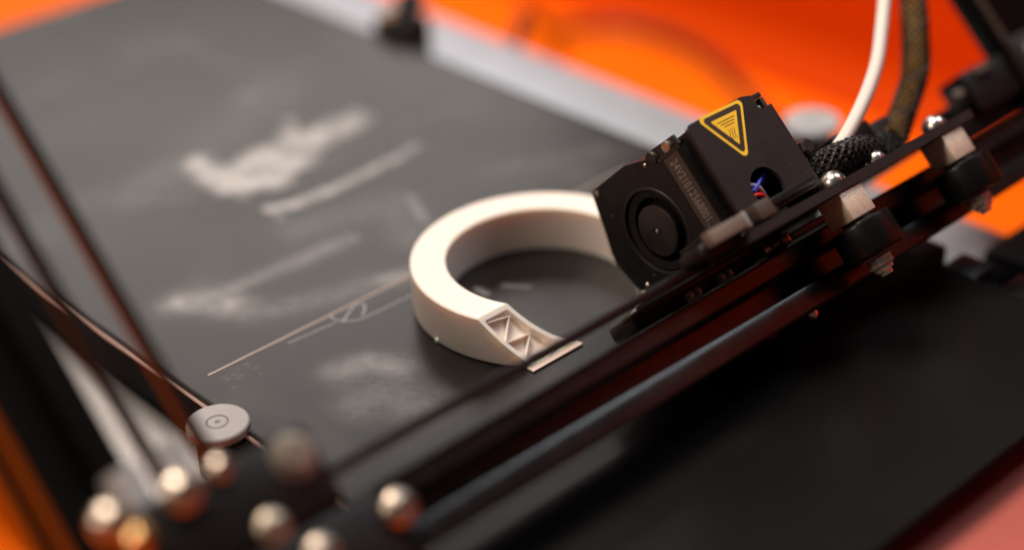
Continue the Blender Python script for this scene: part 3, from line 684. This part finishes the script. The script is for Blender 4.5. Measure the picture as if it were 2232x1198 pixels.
def strip(bm, pts, wd, k0, k1):
    for (x0, y0), (x1, y1) in zip(pts, pts[1:]):
        dx, dy = x1 - x0, y1 - y0; L = math.hypot(dx, dy); nx, ny = -dy / L * wd / 2, dx / L * wd / 2
        add_prism(bm, G, [(x0 + nx, y0 + ny), (x1 + nx, y1 + ny), (x1 - nx, y1 - ny), (x0 - nx, y0 - ny)], 2, k0, k1)
for j, (a, b) in enumerate(((8.6, 16.6), (9.6, 15.7), (10.5, 15.1))):
    strip(bm, [(a, -2.0 + j * .95), (b, -2.0 + j * .95)], .33, 97.16, 97.19)
for j in range(3):
    xx = 11.1 + j * 1.05
    pts = [(xx + .42 * math.sin(t * 2 * math.pi * 1.0 + .3), 1.1 + t * 3.4) for t in [i / 12 for i in range(13)]]
    strip(bm, pts, .27, 97.16, 97.19)
put('pictogram', bm, M['ink_soft'], sk, smooth=0)
# wires seen in the hole
for nm, mt, pts in (('wire', 'white_wire', [(7.4, 18.2, 94.6), (10.5, 19.6, 94.6), (12.6, 21.2, 94.2), (16, 24, 91)]), ('wire', 'blue_wire', [(6.4, 20.5, 94.0), (9.8, 20.9, 94.6), (13.5, 19.4, 94.6), (19, 17.4, 92.6)]),
                    ('wire', 'blue_wire', [(6.2, 21.8, 91.4), (10, 22, 91.8), (15, 20.6, 92), (20, 18.6, 91.6)]), ('wire', 'red_wire', [(3.6, 23.4, 94.2), (7.4, 22.6, 94.9), (10.6, 23.2, 94.9), (14, 24.6, 93)]), ('wire', 'red_wire', [(3.6, 25.4, 92.2), (7.4, 24.6, 93.0), (11.6, 25.2, 93)])):
    bm = BM(); add_tube(bm, catmull([G(*q_) for q_ in pts], 6), .62, 10); put(nm, bm, M[mt], hd)
# heater block and nozzle, tip on the layer plane above the right arm of the ring
bm = BM(); add_box(bm, G, (9, 11, KL + 6), (27, 27, KL + 12.5), .4); put('heater_block', bm, M['dull_steel'], hd)
bm = BM(); add_lathe(bm, G(18, 21, KL + .35), KA, [(.5, 0), (2.2, 2.4), (3.2, 2.6), (3.2, 5.6)], 6); put('nozzle', bm, M['brass'], hd, smooth=20)
# tube fitting: hexagonal cap and brass pin
bm = BM(); add_lathe(bm, G(37.2, 17.0, 92), KA, [(3.0, 0), (3.0, 4.8), (2.4, 5.4), (0, 5.4)], 6, .3); put('fitting', bm, M['black_steel'], hd, smooth=20)
bm = BM(); add_lathe(bm, G(36.0, 19.6, 94), DA, [(.7, 0), (.7, 3)], 12); put('pin', bm, M['brass'], hd)
bm = BM(); add_box(bm, G, (33.3, 14.5, 78), (42, 31.5, 92), .8); put('clamp', bm, M['black_plastic'], hd)

# ------------------------------------------------------------------ white filament tube
pts = [G(41, 24.5, 92), G(44.6, 22.9, 97), G(53.0, 20.2, 97), G(63.7, 15.5, 97), G(75.5, 9.3, 97), G(86.0, 2.4, 97), G(96.3, -6.7, 97), G(104.9, -14.8, 97), G(113.2, -23.2, 97), G(121.1, -32.0, 97)]
bm = BM(); add_tube(bm, catmull(pts, 5), 2.35, 20)
tag(put('filament_tube', bm, M['tube'], loc=G(48, 20.6, 96)), 'smooth white plastic tube curving up from the print head', 'tube')

# ------------------------------------------------------------------ braided cable loom
lp = [G(37, 24.6, 88), G(38.5, 24.6, 94), G(44, 24.9, 97.5), G(52, 25.2, 97), G(61, 26.3, 94), G(71, 28.5, 88), G(84, 27.8, 84), G(96.5, 23.0, 81), G(106, 18.2, 80), G(115.5, 12.5, 80), G(123, 5.8, 80), G(129.5, -2.0, 80), G(136, -10.0, 80), G(142, -18, 80), G(150, -30, 80), G(158, -46, 80)]
path = catmull(lp, 10)
loom = thing('cable_loom', 'thick braided black and gold cable sleeve hanging behind the white tube', 'cable', G(38, 24.6, 97.5))
def loomr(i, n):
    t = i / n; return 3.6 + .9 * min(1, t / .2) + .2 * math.sin(t * 20)
nP = len(path) - 1; rad = [loomr(i, nP) for i in range(nP + 1)]
bm = BM(); add_tube(bm, path[:62], [r - .5 for r in rad[:62]], 20); put('core', bm, M['black_weave'], loom)
bm = BM(); add_tube(bm, path[61:], [r - .55 for r in rad[61:]], 20); put('core', bm, M['gold'], loom)
# helical braid strands both ways
frames = []; prev = None
for i, q_ in enumerate(path):
    t = (path[min(i + 1, nP)] - path[max(i - 1, 0)]).normalized()
    u = basis(t)[0] if prev is None else (prev - t * prev.dot(t)).normalized(); prev = u; frames.append((q_, u, t.cross(u)))
def on(s, a, dr=0):
    i = min(int(s), nP - 1); f = s - i
    q0, u0, v0 = frames[i]; q1, u1, v1 = frames[i + 1]
    q_ = q0.lerp(q1, f); u = u0.lerp(u1, f); v = v0.lerp(v1, f); r = (rad[i] * (1 - f) + rad[i + 1] * f + dr) * MM
    return q_ + (u * math.cos(a) + v * math.sin(a)) * r
for fam, (mt, n_) in enumerate((('black_weave', 11), ('black_weave', 11))):
    sgn = 1 if fam == 0 else -1
    bm = BM()
    for j in range(n_):
        ph = 2 * math.pi * j / n_; ps = []
        steps = nP * 3
        for k_ in range(steps + 1):
            s = k_ / 3; a = ph + sgn * s * .16
            ps.append(on(s, a, .28 * math.cos(k_ * .95 + j * math.pi)))
        add_tube(bm, ps, [.62 if k_ / 3 < 58 else .36 for k_ in range(steps + 1)], 4, 1.0)
    put('braid', bm, M[mt], loom, smooth=60)
bm = BM()
for j in range(2):
    ph = 2 * math.pi * j / 2 + .5
    ps = [on(k_ / 3, ph + k_ / 3 * .16, .28 * math.cos(k_ * .95) + .15) for k_ in range(60, nP * 3 + 1)]
    add_tube(bm, ps, .22, 4)
put('tracer_thread', bm, M['white_weave'], loom, smooth=60)
# black holder behind the tube where the loom is clamped
ho = thing('cable_holder', 'black box shaped holder between the white tube and the braided cable', 'holder', G(68, 30, 80))
bm = BM(); add_box(bm, G, (55, 17.4, 70), (74, 24.5, 90), .8); put('box', bm, M['black_plastic'], ho)
bm = BM(); add_box(bm, G, (74.2, 18.8, 66), (90, 31.6, 84), .8); put('clamp', bm, M['black_steel'], ho)

# ------------------------------------------------------------------ dark cable on the orange table behind
cp = [B(150, -182, -30), B(215, -240, -40), B(306, -318, -100), B(335, -318, -107), B(352, -297, -107), B(356, -262, -107), B(345, -222, -107), B(332, -195, -107), B(318, -168, -107), B(290, -120, -107), B(220, -60, -107)]
bm = BM(); add_tube(bm, catmull(cp, 8), 3.6, 12)
tag(put('power_cable', bm, M['cable'], loc=B(150, -182, -30)), 'blurred dark cable arching over the orange surface in the background', 'cable')
